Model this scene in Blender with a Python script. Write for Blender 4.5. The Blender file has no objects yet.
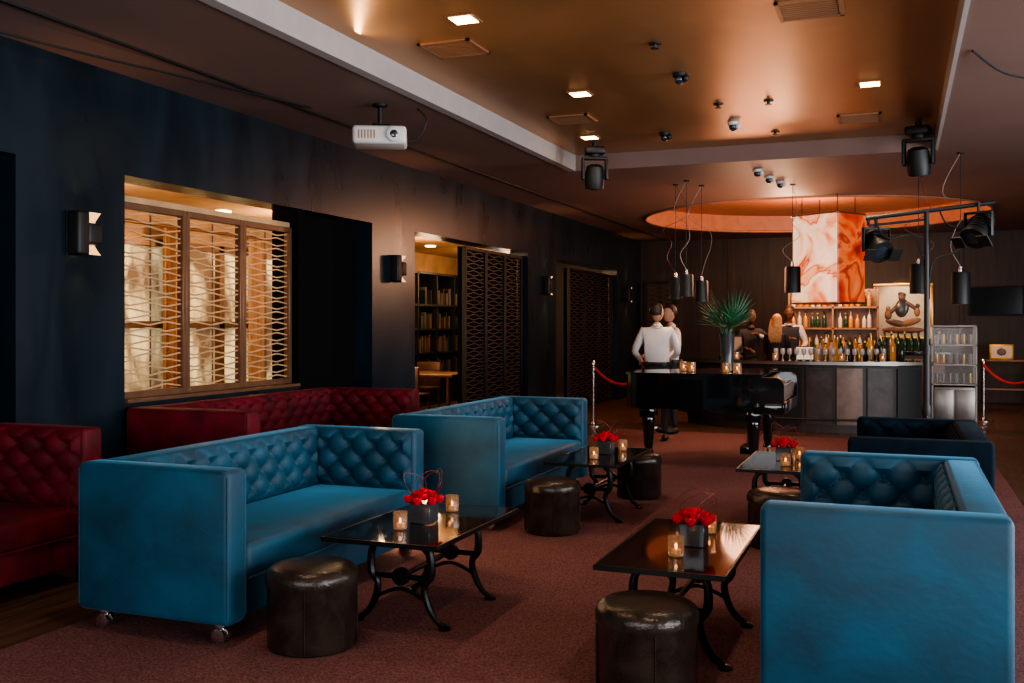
import bpy, bmesh, math, random
from mathutils import Vector, Matrix
from math import sin, cos, pi, radians
random.seed(7)
scn = bpy.context.scene
COL = scn.collection

# ------------------------------------------------------------------ materials
def new_mat(name):
    m = bpy.data.materials.new(name); m.use_nodes = True
    nt = m.node_tree
    b = nt.nodes['Principled BSDF']
    return m, nt, b

def mat(name, col, rough=0.5, metal=0.0, var=0.0, scale=6.0, bump=0.0, bscale=60.0, emit=None, estr=0.0,
        sheen=0.0, coat=0.0, trans=0.0, alpha=1.0, stretch=(1, 1, 1), spec=None, rvar=0.0, dist=.6, lo=.3, hi=.7, evar=False):
    m, nt, b = new_mat(name)
    b.inputs['Base Color'].default_value = (*col, 1)
    b.inputs['Roughness'].default_value = rough
    b.inputs['Metallic'].default_value = metal
    if spec is not None: b.inputs['Specular IOR Level'].default_value = spec
    if sheen:
        b.inputs['Sheen Weight'].default_value = sheen
        b.inputs['Sheen Roughness'].default_value = 0.35
        b.inputs['Sheen Tint'].default_value = (min(1, col[0]*4+.10), min(1, col[1]*4+.15), min(1, col[2]*4+.18), 1)
    if coat: b.inputs['Coat Weight'].default_value = coat
    if trans: b.inputs['Transmission Weight'].default_value = trans
    if emit is not None:
        b.inputs['Emission Color'].default_value = (*emit, 1)
        b.inputs['Emission Strength'].default_value = estr
    tc = nt.nodes.new('ShaderNodeTexCoord')
    mp = nt.nodes.new('ShaderNodeMapping'); mp.inputs['Scale'].default_value = stretch
    nt.links.new(tc.outputs['Object'], mp.inputs['Vector'])
    n = nt.nodes.new('ShaderNodeTexNoise'); n.inputs['Scale'].default_value = scale
    n.inputs['Detail'].default_value = 4; n.inputs['Distortion'].default_value = dist
    nt.links.new(mp.outputs[0], n.inputs['Vector'])
    r = nt.nodes.new('ShaderNodeValToRGB')
    r.color_ramp.elements[0].position = lo; r.color_ramp.elements[1].position = hi
    v = max(var, 0.03)
    r.color_ramp.elements[0].color = (*[c*(1-v) for c in col], 1)
    r.color_ramp.elements[1].color = (*[min(1, c*(1+v)) for c in col], 1)
    nt.links.new(n.outputs['Fac'], r.inputs['Fac'])
    nt.links.new(r.outputs['Color'], b.inputs['Base Color'])
    if evar: nt.links.new(r.outputs['Color'], b.inputs['Emission Color'])
    if rvar:
        mr = nt.nodes.new('ShaderNodeMapRange')
        mr.inputs['To Min'].default_value = max(0.02, rough-rvar); mr.inputs['To Max'].default_value = rough+rvar
        nt.links.new(n.outputs['Fac'], mr.inputs['Value']); nt.links.new(mr.outputs[0], b.inputs['Roughness'])
    if bump:
        n2 = nt.nodes.new('ShaderNodeTexNoise'); n2.inputs['Scale'].default_value = bscale
        nt.links.new(mp.outputs[0], n2.inputs['Vector'])
        bp = nt.nodes.new('ShaderNodeBump'); bp.inputs['Strength'].default_value = bump
        bp.inputs['Distance'].default_value = 0.01
        nt.links.new(n2.outputs['Fac'], bp.inputs['Height']); nt.links.new(bp.outputs[0], b.inputs['Normal'])
    return m

def emat(name, col, s):
    return mat(name, col, 0.6, emit=col, estr=s)

M = {}
M['wall'] = mat('dark_wall_panel', (0.006, 0.016, 0.025), 0.3, var=0.35, scale=2.5, stretch=(1, 1, .3), bump=.06, bscale=12, rvar=.1)
M['wallfar'] = mat('far_wall_wood', (0.034, 0.020, 0.014), 0.5, var=0.4, scale=3, stretch=(4, 1, .3))
M['black'] = mat('matte_black', (0.008, 0.008, 0.009), 0.5)
M['void'] = mat('opening_dark', (0.005, 0.005, 0.006), 0.9, spec=.1)  # black standing in for the dark inside openings and behind lattice
M['gloss_black'] = mat('piano_lacquer', (0.006, 0.006, 0.007), 0.08, coat=.6)
M['iron'] = mat('cast_iron', (0.012, 0.012, 0.013), 0.35, metal=.6, bump=.1)
M['soffit'] = mat('soffit_paint', (0.22, 0.135, 0.115), 0.55, var=.06, scale=1.0)
M['fascia'] = mat('fascia_lit_tone', (0.42, 0.38, 0.37), 0.5, var=.05)  # paler than the soffit; light on the fascia is in this colour
M['bronze'] = mat('bronze_ceiling', (0.52, 0.28, 0.13), 0.36, metal=.7, var=.15, scale=1.5, stretch=(1, .5, 1), rvar=.06)
M['recess'] = mat('recess_orange', (0.60, 0.27, 0.16), 0.5, var=.1)
M['wood'] = mat('wood_floor', (0.09, 0.05, 0.03), 0.35, var=.5, scale=4, stretch=(6, .6, 1))
M['blue'] = mat('blue_velvet', (0.0025, 0.056, 0.104), 0.6, var=.36, scale=3.6, sheen=.36, bump=.12, bscale=30, dist=.4, lo=.3, hi=.72, stretch=(1, 1, 1.2))
M['navy'] = mat('navy_velvet', (0.002, 0.010, 0.021), 0.9, var=.5, scale=4.5, sheen=.05, bump=.12, bscale=35, spec=.15)
M['red'] = mat('burgundy_velvet', (0.115, 0.004, 0.012), 0.7, var=.45, scale=4.5, sheen=.06, bump=.12, bscale=35, spec=.3)
M['leather'] = mat('bronze_black_leather', (0.045, 0.032, 0.026), 0.22, metal=.4, var=.4, scale=9, bump=.25, bscale=90, rvar=.08)
M['chrome'] = mat('chrome', (0.7, 0.7, 0.7), 0.2, metal=1)
M['steel'] = mat('brushed_steel', (0.25, 0.22, 0.20), 0.35, metal=.9, var=.1)
M['brass'] = mat('antique_brass', (0.66, 0.44, 0.24), 0.4, metal=.3, var=.15)
M['darkbrass'] = mat('dark_brass', (0.22, 0.12, 0.07), 0.4, metal=.5, var=.15)
M['doorslat'] = mat('door_slats', (0.12, 0.078, 0.055), 0.45, metal=.3, var=.15)
M['plastic'] = mat('white_plastic', (0.72, 0.70, 0.66), 0.4)
M['lens'] = mat('lens_glass', (0.02, 0.03, 0.05), 0.05, coat=1)
M['warm'] = emat('warm_lamp', (1.0, 0.62, 0.30), 14)
M['sconceglow'] = mat('sconce_reflector', (0.35, 0.2, 0.1), 0.6, emit=(1.0, 0.50, 0.20), estr=1.6)
M['warmdim'] = emat('warm_lamp_dim', (1.0, 0.6, 0.3), 4)
M['candle'] = emat('candle_flame', (1.0, 0.5, 0.16), 9)
M['votive'] = mat('votive_glass', (0.55, 0.42, 0.34), 0.08, emit=(1, .42, .12), estr=.05, trans=.85, var=.3, scale=60)
M['vase'] = mat('smoked_vase', (0.05, 0.05, 0.055), 0.15, var=.2)
M['rose'] = mat('rose_petals', (0.55, 0.004, 0.02), 0.6, var=.4, scale=30, spec=.2)
M['wire'] = mat('red_wire', (0.16, 0.01, 0.012), 0.4)
M['cord'] = mat('pale_cord', (0.35, 0.28, 0.25), 0.6)
M['leaf'] = mat('palm_leaf', (0.025, 0.12, 0.055), 0.4, var=.4, scale=14)
M['rope'] = mat('red_rope', (0.4, 0.02, 0.02), 0.6)
M['skin'] = mat('skin', (0.50, 0.27, 0.18), 0.5)
M['skindark'] = mat('skin_deep', (0.13, 0.055, 0.03), 0.5)
M['shirt'] = mat('white_shirt', (0.55, 0.52, 0.52), 0.7, bump=.5, bscale=9)
M['trousers'] = mat('dark_trousers', (0.012, 0.012, 0.016), 0.7)
M['hair'] = mat('brown_hair', (0.03, 0.017, 0.01), 0.5, bump=.4, bscale=80)
M['blonde'] = mat('blonde_hair', (0.52, 0.28, 0.11), 0.45, var=.3, scale=30, bump=.4, bscale=80)
M['lips'] = mat('lips', (0.35, 0.09, 0.08), 0.5)
M['eye'] = mat('eyes', (0.02, 0.015, 0.012), 0.2)
M['backroom'] = mat('back_room_plaster', (0.55, 0.33, 0.17), 0.6, var=.2, scale=2)
M['pale'] = emat('window_pane_glow', (0.95, 0.80, 0.62), 0.8)
M['amberglass'] = mat('amber_lit_window', (0.80, 0.48, 0.25), 0.5, emit=(1, .6, .3), estr=.6, var=.8, scale=1.8, evar=True, stretch=(1, 1, .5), lo=.42, hi=.6)
M['curtain'] = mat('amber_curtain', (0.45, 0.25, 0.12), 0.8, var=.4, scale=3, stretch=(1, 6, .2))
M['bluepale'] = emat('blue_poster', (0.35, 0.55, 0.75), 0.5)
M['books'] = mat('book_spines', (0.10, 0.08, 0.06), 0.6, var=.9, scale=14, stretch=(1, 6, .4))
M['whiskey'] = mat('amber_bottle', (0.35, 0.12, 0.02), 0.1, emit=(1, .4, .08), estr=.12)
M['green'] = mat('green_bottle', (0.01, 0.035, 0.015), 0.08)
M['clear'] = mat('clear_bottle', (0.4, 0.37, 0.34), 0.06)
M['gold'] = mat('gold_foil', (0.75, 0.45, 0.12), 0.3, metal=.8)
M['marble'] = mat('pale_stone', (0.72, 0.62, 0.50), 0.5, var=.1)
M['screen'] = mat('dark_screen', (0.01, 0.012, 0.015), 0.08)
M['copper'] = mat('copper_panel', (0.15, 0.095, 0.075), 0.4, metal=.5, var=.2)
M['barpanel'] = mat('bar_front_panel', (0.055, 0.042, 0.038), 0.45, metal=.4, var=.3)
M['grille'] = mat('vent_grille', (0.34, 0.17, 0.09), 0.45, metal=.4)
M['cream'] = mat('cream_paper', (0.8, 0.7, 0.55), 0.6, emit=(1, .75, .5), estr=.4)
M['wax'] = mat('candle_wax', (0.75, 0.6, 0.45), 0.6, emit=(1, .5, .2), estr=.3)

# carpet
m, nt, b = new_mat('carpet_woven'); M['carpet'] = m
b.inputs['Roughness'].default_value = 0.95; b.inputs['Specular IOR Level'].default_value = .1
tc = nt.nodes.new('ShaderNodeTexCoord')
n1 = nt.nodes.new('ShaderNodeTexNoise'); n1.inputs['Scale'].default_value = 90; n1.inputs['Detail'].default_value = 3
n2 = nt.nodes.new('ShaderNodeTexNoise'); n2.inputs['Scale'].default_value = 1.1; n2.inputs['Detail'].default_value = 5
nt.links.new(tc.outputs['Object'], n1.inputs['Vector']); nt.links.new(tc.outputs['Object'], n2.inputs['Vector'])
r = nt.nodes.new('ShaderNodeValToRGB')
r.color_ramp.elements[0].position = .35; r.color_ramp.elements[1].position = .65
r.color_ramp.elements[0].color = (.125, .050, .050, 1); r.color_ramp.elements[1].color = (.28, .125, .120, 1)
nt.links.new(n1.outputs['Fac'], r.inputs['Fac'])
mx = nt.nodes.new('ShaderNodeMixRGB'); mx.blend_type = 'MULTIPLY'; mx.inputs[0].default_value = .55
nt.links.new(r.outputs[0], mx.inputs[1]); nt.links.new(n2.outputs['Fac'], mx.inputs[2])
nt.links.new(mx.outputs[0], b.inputs['Base Color'])
bp = nt.nodes.new('ShaderNodeBump'); bp.inputs['Strength'].default_value = .5; bp.inputs['Distance'].default_value = .006
nt.links.new(n1.outputs['Fac'], bp.inputs['Height']); nt.links.new(bp.outputs[0], b.inputs['Normal'])

# tabletop glass: smoky, reflective, partly see-through
m, nt, b = new_mat('smoked_glass_top'); M['glass'] = m
b.inputs['Base Color'].default_value = (.016, .012, .011, 1); b.inputs['Roughness'].default_value = .05
b.inputs['Coat Weight'].default_value = .5
n1 = nt.nodes.new('ShaderNodeTexNoise'); n1.inputs['Scale'].default_value = 5
mr = nt.nodes.new('ShaderNodeMapRange'); mr.inputs['To Min'].default_value = .03; mr.inputs['To Max'].default_value = .12
nt.links.new(n1.outputs['Fac'], mr.inputs['Value']); nt.links.new(mr.outputs[0], b.inputs['Roughness'])
tr = nt.nodes.new('ShaderNodeBsdfTransparent'); tr.inputs[0].default_value = (.7, .6, .55, 1)
ms = nt.nodes.new('ShaderNodeMixShader'); ms.inputs[0].default_value = .72
out = nt.nodes['Material Output']
nt.links.new(tr.outputs[0], ms.inputs[1]); nt.links.new(b.outputs[0], ms.inputs[2]); nt.links.new(ms.outputs[0], out.inputs[0])

# clear cabinet glass
m, nt, b = new_mat('cabinet_glass'); M['cabglass'] = m
b.inputs['Base Color'].default_value = (.5, .5, .5, 1); b.inputs['Roughness'].default_value = .05
tr = nt.nodes.new('ShaderNodeBsdfTransparent'); ms = nt.nodes.new('ShaderNodeMixShader'); ms.inputs[0].default_value = .2
out = nt.nodes['Material Output']
nt.links.new(tr.outputs[0], ms.inputs[1]); nt.links.new(b.outputs[0], ms.inputs[2]); nt.links.new(ms.outputs[0], out.inputs[0])

# painted, back-lit lantern glass (front sheet pale, side sheet redder, dimmed to put shading into the glow)
def lantern_mat(name, strength, cols, off):
    m, nt, b = new_mat(name)
    tc = nt.nodes.new('ShaderNodeTexCoord'); mp = nt.nodes.new('ShaderNodeMapping'); mp.inputs['Location'].default_value = off
    nt.links.new(tc.outputs['Object'], mp.inputs['Vector'])
    n1 = nt.nodes.new('ShaderNodeTexNoise'); n1.inputs['Scale'].default_value = 1.5; n1.inputs['Detail'].default_value = 4
    n1.inputs['Roughness'].default_value = .5; n1.inputs['Distortion'].default_value = .8
    nt.links.new(mp.outputs[0], n1.inputs['Vector'])
    r = nt.nodes.new('ShaderNodeValToRGB'); cr = r.color_ramp
    cr.elements[0].position = cols[0][0]; cr.elements[0].color = (*cols[0][1], 1)
    cr.elements[1].position = cols[-1][0]; cr.elements[1].color = (*cols[-1][1], 1)
    for p, c in cols[1:-1]:
        e = cr.elements.new(p); e.color = (*c, 1)
    nt.links.new(n1.outputs['Fac'], r.inputs['Fac']); b.inputs['Base Color'].default_value = (.06, .01, .005, 1)
    nt.links.new(r.outputs[0], b.inputs['Emission Color']); b.inputs['Emission Strength'].default_value = strength
    b.inputs['Roughness'].default_value = .35
    return m
M['lantern'] = lantern_mat('lantern_painted_front', 1.15, [(.30, (.5, .03, .006)), (.38, (.9, .2, .06)), (.44, (1, .5, .28)), (.50, (1, .62, .42)), (.545, (1, .45, .22)), (.57, (.5, .03, .006)), (.60, (.95, .3, .12)), (.70, (1, .55, .32))], (0, 0, 0))
M['lanternside'] = lantern_mat('lantern_painted_side', .7, [(.30, (.3, .012, .003)), (.42, (.75, .06, .012)), (.50, (.95, .2, .05)), (.55, (.4, .02, .004)), (.62, (.9, .16, .04)), (.72, (1, .3, .1))], (3, 1, 2))

# ------------------------------------------------------------------ mesh builder
class MB:
    def __init__(s):
        s.v = []; s.f = []; s.mi = []; s.mats = []; s.X = Matrix.Identity(4)
    def m(s, key):
        if key not in s.mats: s.mats.append(key)
        return s.mats.index(key)
    def add(s, vs, fs, key):
        o = len(s.v); k = s.m(key)
        s.v += [tuple(s.X @ Vector(p)) for p in vs]
        for f in fs: s.f.append([i+o for i in f]); s.mi.append(k)
    def box(s, x0, x1, y0, y1, z0, z1, key, bevel=0, seg=2):
        if x1 < x0: x0, x1 = x1, x0
        if y1 < y0: y0, y1 = y1, y0
        if z1 < z0: z0, z1 = z1, z0
        bm = bmesh.new(); bmesh.ops.create_cube(bm, size=1)
        for q in bm.verts:
            q.co = Vector(((x0+x1)/2+q.co.x*(x1-x0), (y0+y1)/2+q.co.y*(y1-y0), (z0+z1)/2+q.co.z*(z1-z0)))
        if bevel:
            bmesh.ops.bevel(bm, geom=bm.edges[:], offset=bevel, segments=seg, profile=.5, affect='EDGES')
        bm.verts.index_update()
        s.add([tuple(q.co) for q in bm.verts], [[q.index for q in f.verts] for f in bm.faces], key); bm.free()
    def lathe(s, prof, c, key, n=24, caps=True, ex=1.0, ey=1.0, sq=0):
        vs = []; fs = []
        for (r, z) in prof:
            for i in range(n):
                a = 2*pi*i/n; ca, sa = cos(a), sin(a)
                if sq: ca = math.copysign(abs(ca)**sq, ca); sa = math.copysign(abs(sa)**sq, sa)
                vs.append((c[0]+r*ca*ex, c[1]+r*sa*ey, c[2]+z))
        for j in range(len(prof)-1):
            for i in range(n):
                k = (i+1) % n
                fs.append([j*n+i, j*n+k, (j+1)*n+k, (j+1)*n+i])
        if caps:
            fs.append(list(range(n))[::-1]); o = (len(prof)-1)*n; fs.append([o+i for i in range(n)])
        s.add(vs, fs, key)
    def tube(s, pts, r, key, n=8, smooth=0, closed=False):
        pts = [Vector(p) for p in pts]
        R = r if isinstance(r, (list, tuple)) else [r]*len(pts)
        if smooth:
            P2 = []; R2 = []
            N = len(pts)
            for i in range(N-1):
                p0 = pts[max(i-1, 0)]; p1 = pts[i]; p2 = pts[i+1]; p3 = pts[min(i+2, N-1)]
                for k in range(smooth):
                    t = k/smooth
                    P2.append(.5*((2*p1)+(p2-p0)*t+(2*p0-5*p1+4*p2-p3)*t*t+(-p0+3*p1-3*p2+p3)*t**3))
                    R2.append(R[i]*(1-t)+R[i+1]*t)
            P2.append(pts[-1]); R2.append(R[-1]); pts, R = P2, R2
        N = len(pts); vs = []; fs = []
        up = None
        for i in range(N):
            if closed: t = pts[(i+1) % N]-pts[i-1]
            else: t = pts[min(i+1, N-1)]-pts[max(i-1, 0)]
            t = t.normalized() if t.length > 1e-9 else Vector((0, 0, 1))
            if up is None:
                up = Vector((0, 0, 1)) if abs(t.z) < .9 else Vector((1, 0, 0))
            a = t.cross(up)
            if a.length < 1e-6: a = t.cross(Vector((1, .3, 0)))
            a.normalize(); b2 = a.cross(t).normalized(); up = b2
            for k in range(n):
                th = 2*pi*k/n+pi/n
                vs.append(tuple(pts[i]+R[i]*(cos(th)*a+sin(th)*b2)))
        for i in range(N if closed else N-1):
            for k in range(n):
                l = (k+1) % n; j = (i+1) % N
                fs.append([i*n+k, i*n+l, j*n+l, j*n+k])
        if not closed:
            fs.append(list(range(n))[::-1]); fs.append([(N-1)*n+k for k in range(n)])
        s.add(vs, fs, key)
    def sph(s, c, r, key, u=16, w=10, fn=None):
        if not isinstance(r, (tuple, list)): r = (r, r, r)
        vs = []; fs = []
        for j in range(w+1):
            ph = pi*j/w
            for i in range(u):
                a = 2*pi*i/u
                p = Vector((sin(ph)*cos(a), sin(ph)*sin(a), cos(ph)))
                if fn: p = fn(p)
                vs.append((c[0]+r[0]*p.x, c[1]+r[1]*p.y, c[2]+r[2]*p.z))
        for j in range(w):
            for i in range(u):
                k = (i+1) % u; fs.append([j*u+i, (j+1)*u+i, (j+1)*u+k, j*u+k])
        s.add(vs, fs, key)
    def prism(s, poly, z0, z1, key):
        n = len(poly)
        vs = [(p[0], p[1], z0) for p in poly]+[(p[0], p[1], z1) for p in poly]
        fs = [list(range(n))[::-1], [n+i for i in range(n)]]+[[i, (i+1) % n, n+(i+1) % n, n+i] for i in range(n)]
        s.add(vs, fs, key)
    def tuft(s, o, u, v, nrm, W, H, key, a=.092, b=.085, dep=.046, btn=True):
        o = Vector(o); u = Vector(u); v = Vector(v); nrm = Vector(nrm)
        nu = max(2, round(W/a)); nv = max(1, round(H/b)); a = W/nu; b = H/nv
        R_ = 8
        ru = nu*R_; rv = nv*R_; vs = []; fs = []
        for j in range(rv+1):
            for i in range(ru+1):
                p = i/ru*nu; q = j/rv*nv
                s1 = abs(sin(pi*(p+q)/2)); s2 = abs(sin(pi*(p-q)/2))
                h = (s1*s2)**.5
                cb = abs(cos(pi*(p+q)/2))*abs(cos(pi*(p-q)/2))
                pit = cb**4
                ed = min(1, min(i, ru-i)/4., min(j, rv-j)/4.)
                vs.append(tuple(o+u*(i/ru*W)+v*(j/rv*H)+nrm*((dep*(.42+.58*h)-dep*.42*pit)*(.2+.8*ed)+.004)))
        for j in range(rv):
            for i in range(ru):
                fs.append([j*(ru+1)+i, j*(ru+1)+i+1, (j+1)*(ru+1)+i+1, (j+1)*(ru+1)+i])
        s.add(vs, fs, key)
        if btn:
            for j in range(1, nv):
                for i in range(1, nu):
                    if (i+j) % 2 == 0:
                        c = o+u*(i*a)+v*(j*b)+nrm*.007
                        s.sph(tuple(c), .011, key, 8, 5)
    def build(s, name, loc=(0, 0, 0), rot=0, parent=None, smooth=True, ang=38):
        me = bpy.data.meshes.new(name); me.from_pydata(s.v, [], s.f)
        for k in s.mats: me.materials.append(M[k])
        for p, k in zip(me.polygons, s.mi): p.material_index = k; p.use_smooth = smooth
        me.update()
        if smooth: me.set_sharp_from_angle(angle=radians(ang))
        ob = bpy.data.objects.new(name, me); COL.objects.link(ob)
        ob.location = loc; ob.rotation_euler = (0, 0, rot)
        if parent: ob.parent = parent
        return ob

def light(name, kind, loc, energy, col=(1, 1, 1), size=.2, size_y=None, tgt=None, spot=None, blend=.6):
    l = bpy.data.lights.new(name, kind); l.energy = energy; l.color = col
    if kind == 'AREA':
        l.size = size
        if size_y: l.shape = 'RECTANGLE'; l.size_y = size_y
    else: l.shadow_soft_size = size
    if kind == 'SPOT': l.spot_size = radians(spot or 90); l.spot_blend = blend
    o = bpy.data.objects.new(name, l); COL.objects.link(o); o.location = loc
    if tgt is not None:
        o.rotation_euler = (Vector(tgt)-Vector(loc)).to_track_quat('-Z', 'Y').to_euler()
    return o

CZ = .008   # carpet top
CF = CZ+.001
# ------------------------------------------------------------------ room shell
WX = -5.3; CEIL = 3.33; TRAY = 3.5; YF = 21.5
b = MB(); b.box(-9.3, 5.3, -3.3, YF+.3, -.15, 0, 'wood'); b.build('floor')
b = MB(); b.box(-3.85, .95, -2.9, 13.9, 0.0005, CZ, 'carpet'); b.build('carpet_rug')
b = MB()
HD = 2.6
def seg(y0, y1, z0, z1): b.box(WX-.3, WX, y0, y1, z0, z1, 'wall')
seg(-3, 3.4, 0, 3.6); seg(4.84, 5.81, 0, 3.6); seg(9.5, 10.52, 0, 3.6); seg(14.34, 15.68, 0, 3.6); seg(19.5, YF, 0, 3.6)
seg(3.4, 4.84, HD, 3.6); seg(5.81, 9.5, HD, 3.6); seg(10.52, 14.34, HD, 3.6); seg(15.68, 19.5, HD, 3.6)
seg(5.81, 8.11, 0, .93)
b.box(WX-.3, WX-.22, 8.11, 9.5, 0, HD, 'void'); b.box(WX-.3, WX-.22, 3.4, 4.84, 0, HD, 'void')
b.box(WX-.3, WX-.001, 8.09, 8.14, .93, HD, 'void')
b.build('wall_left')
b = MB(); b.box(-5.6, 5.3, YF, YF+.2, 0, 3.7, 'wallfar')
for x in [-4.5, -3.4, -2.3, -1.2, 1.1, 2.3]:
    b.box(x, x+.06, YF-.05, YF, 0, 3.3, 'wallfar')
b.build('wall_far')
b = MB()
for (y0, y1) in [(-3, -1.5), (1.5, 2.5), (5.5, 6.5), (9.5, YF)]: b.box(5, 5.2, y0, y1, 0, 3.6, 'wall')
for (y0, y1) in [(-1.5, 1.5), (2.5, 5.5), (6.5, 9.5)]: b.box(5, 5.2, y0, y1, 0, .5, 'wall'); b.box(5, 5.2, y0, y1, 2.8, 3.6, 'wall')
b.build('wall_right')
b = MB(); b.box(-5.6, 5.2, -3.2, -3, 0, 3.6, 'wall'); b.build('wall_rear')
for i, y in enumerate([0, 4, 8]):
    b = MB(); b.box(5.12, 5.16, y-1.5, y+1.5, .5, 2.8, 'pale')  # unseen glowing panes, added to carry light from the right
    for k in (-1.47, -.5, .5, 1.47): b.box(5.05, 5.12, y+k-.03, y+k+.03, .5, 2.8, 'black')
    b.build('window_%d' % (i+2))
# ceiling
b = MB(); b.box(-3.58, .35, -.8, 11.3, TRAY, 3.6, 'bronze'); b.build('ceiling')
b = MB(); b.box(-5.6, -3.58, -3, 11.3, CEIL, 3.6, 'soffit'); b.build('ceiling_soffit_left')
b = MB(); b.box(.35, 5.2, -3, 11.3, CEIL, 3.6, 'soffit'); b.build('ceiling_soffit_right')
b = MB(); b.box(-3.58, .35, -3, -.8, CEIL, 3.6, 'soffit'); b.build('ceiling_soffit_rear')
b = MB()
b.box(-5.6, 5.2, 11.3, 14.3, CEIL, 3.6, 'soffit'); b.box(-5.6, 5.2, 20.7, YF, CEIL, 3.6, 'soffit')
b.box(-5.6, -4.6, 14.3, 20.7, CEIL, 3.6, 'soffit'); b.box(1.8, 5.2, 14.3, 20.7, CEIL, 3.6, 'soffit')
cx, cy, cr_ = -1.4, 17.5, 2.75
N = 64; vs = []; fs = []
for i in range(N):
    a = 2*pi*i/N+pi/4; c_, s_ = cos(a), sin(a); k = 3.2/max(abs(c_), abs(s_))
    vs += [(cx+cr_*c_, cy+cr_*s_, CEIL), (cx+k*c_, cy+k*s_, CEIL)]
for i in range(N):
    j = (i+1) % N; fs.append([2*i, 2*i+1, 2*j+1, 2*j])
b.add(vs, fs, 'soffit')
vs = []; fs = []
for z, rr in [(CEIL, cr_), (CEIL+.3, cr_)]:
    for i in range(N):
        a = 2*pi*i/N; vs.append((cx+rr*cos(a), cy+rr*sin(a), z))
for i in range(N):
    j = (i+1) % N; fs.append([i, j, N+j, N+i])
fs.append([N+i for i in range(N)])
b.add(vs, fs, 'recess')
b.build('ceiling_soffit_far', smooth=False)
b = MB()
b.box(-3.6, -3.57, -.8, 11.3, CEIL-.012, TRAY, 'fascia'); b.box(.34, .37, -.8, 11.3, CEIL-.012, TRAY, 'fascia')
b.box(-3.66, -3.6, -.8, 11.3, CEIL-.012, CEIL-.001, 'fascia')
b.box(-3.57, .34, 11.28, 11.31, CEIL-.012, TRAY, 'soffit')
b.build('trim_1')
b = MB(); b.tube([(cx+cr_*cos(2*pi*i/64), cy+cr_*sin(2*pi*i/64), CEIL) for i in range(64)], .025, 'recess', 6, closed=True); b.build('trim_2')
b = MB(); b.box(-4.72, -4.69, -2.9, 21.3, CEIL-.014, CEIL-.001, 'black'); b.build('trim_3')
b = MB()
for (y0, y1) in [(4.84, 5.81), (5.81, 8.11), (9.5, 10.52), (14.34, 15.68), (19.5, 21.45)]:
    b.box(WX, WX+.02, y0, y1, 0, .14, 'black')
b.build('baseboard_left')

# back room behind left wall
b = MB()
b.box(-9.2, -9, 4.5, YF, 0, 3.0, 'backroom'); b.box(-9, -5.6, 4.3, 4.5, 0, 3.0, 'backroom'); b.box(-9, -5.6, YF, YF+.2, 0, 3.0, 'wallfar')
b.build('wall_back_room')
b = MB(); b.box(-9.2, -5.6, 4.5, YF, 2.95, 3.05, 'backroom')
b.build('ceiling_back_room')
b = MB()
b.box(-8.98, -8.94, 8.6, 13.6, .5, 2.5, 'amberglass')
for y in [8.6, 9.6, 10.6, 11.6, 12.6, 13.5]: b.box(-8.95, -8.86, y-.05, y+.06, .3, 2.6, 'darkbrass')
for z in [.4, 1.5, 2.55]: b.box(-8.95, -8.86, 8.5, 13.7, z-.04, z+.05, 'darkbrass')
b.build('window_5')
b = MB()
for (y0, y1) in [(8.5, 8.9), (10.3, 10.7), (12.1, 12.5), (13.2, 13.9)]:
    n = 40; vs = []; fs = []
    for i in range(n+1):
        t = i/n; yy = y0+(y1-y0)*t; xx = -8.78+.04*sin(t*2*pi*6)
        vs += [(xx, yy, .05), (xx, yy, 2.75)]
    for i in range(n): fs.append([2*i, 2*i+2, 2*i+3, 2*i+1])
    b.add(vs, fs, 'curtain')
b.tube([(-8.78, 8.3, 2.77), (-8.78, 14.0, 2.77)], .02, 'darkbrass')
b.build('window_curtains')
b = MB()
for y in [6.5, 8.5, 10.5, 12.5, 14.5, 16.5, 18.5]:
    for x in [-8, -6.6]: b.box(x-.07, x+.07, y-.07, y+.07, 2.93, 2.955, 'warm')
b.build('recessed_ceiling_lights')

# woven slat screens
def lattice(name, y0, y1, z0, z1, x, key, fkey, panels=1, pitch=.050, amp=.014, lam=.40, backing=None, alongx=False, th=.006):
    b = MB()
    if alongx: b.X = Matrix(((0, 1, 0, 0), (1, 0, 0, 0), (0, 0, 1, 0), (0, 0, 0, 1)))
    w = (y1-y0)/panels
    for p in range(panels):
        a0 = y0+p*w; a1 = a0+w
        for (u0, u1) in [(a0, a0+.045), (a1-.045, a1)]: b.box(x-.03, x+.03, u0, u1, z0, z1, fkey, .004, 1)
        b.box(x-.03, x+.03, a0+.045, a1-.045, z0, z0+.05, fkey, .004, 1); b.box(x-.03, x+.03, a0+.045, a1-.045, z1-.05, z1, fkey, .004, 1)
        nz = int((z1-z0-.1)/pitch); ny = max(8, int((w-.1)/.03))
        for i in range(nz+1):
            zz = z0+.05+(i+.5)*(z1-z0-.1)/(nz+1)
            sg = 1 if i % 2 else -1
            vs = []; fs = []
            for k in range(ny+1):
                tt = (w-.08)*k/ny/lam; tri = 2*abs(2*((tt+.25) % 1)-1)-1
                yy = a0+.04+(w-.08)*k/ny; zc = zz+sg*amp*tri
                vs += [(x-.005, yy, zc-th), (x+.005, yy, zc-th), (x+.005, yy, zc+th), (x-.005, yy, zc+th)]
            for k in range(ny):
                for q in range(4):
                    r_ = (q+1) % 4; fs.append([k*4+q, k*4+r_, k*4+4+r_, k*4+4+q])
            b.add(vs, fs, key)
        yy = (a0+a1)/2; b.box(x-.012, x-.006, yy-.006, yy+.006, z0+.04, z1-.04, fkey)
    if backing: b.box(x-.09, x-.07, y0, y1, z0, z1, backing)
    return b.build(name)
lattice('window_1', 5.83, 8.08, .95, 2.42, WX-.10, 'brass', 'darkbrass', 3)
b = MB(); b.box(WX-.25, WX+.02, 5.82, 8.085, .925, .95, 'darkbrass'); b.box(WX-.2, WX-.1, 5.82, 8.085, 2.42, 2.47, 'brass'); b.build('trim_4')
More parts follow.
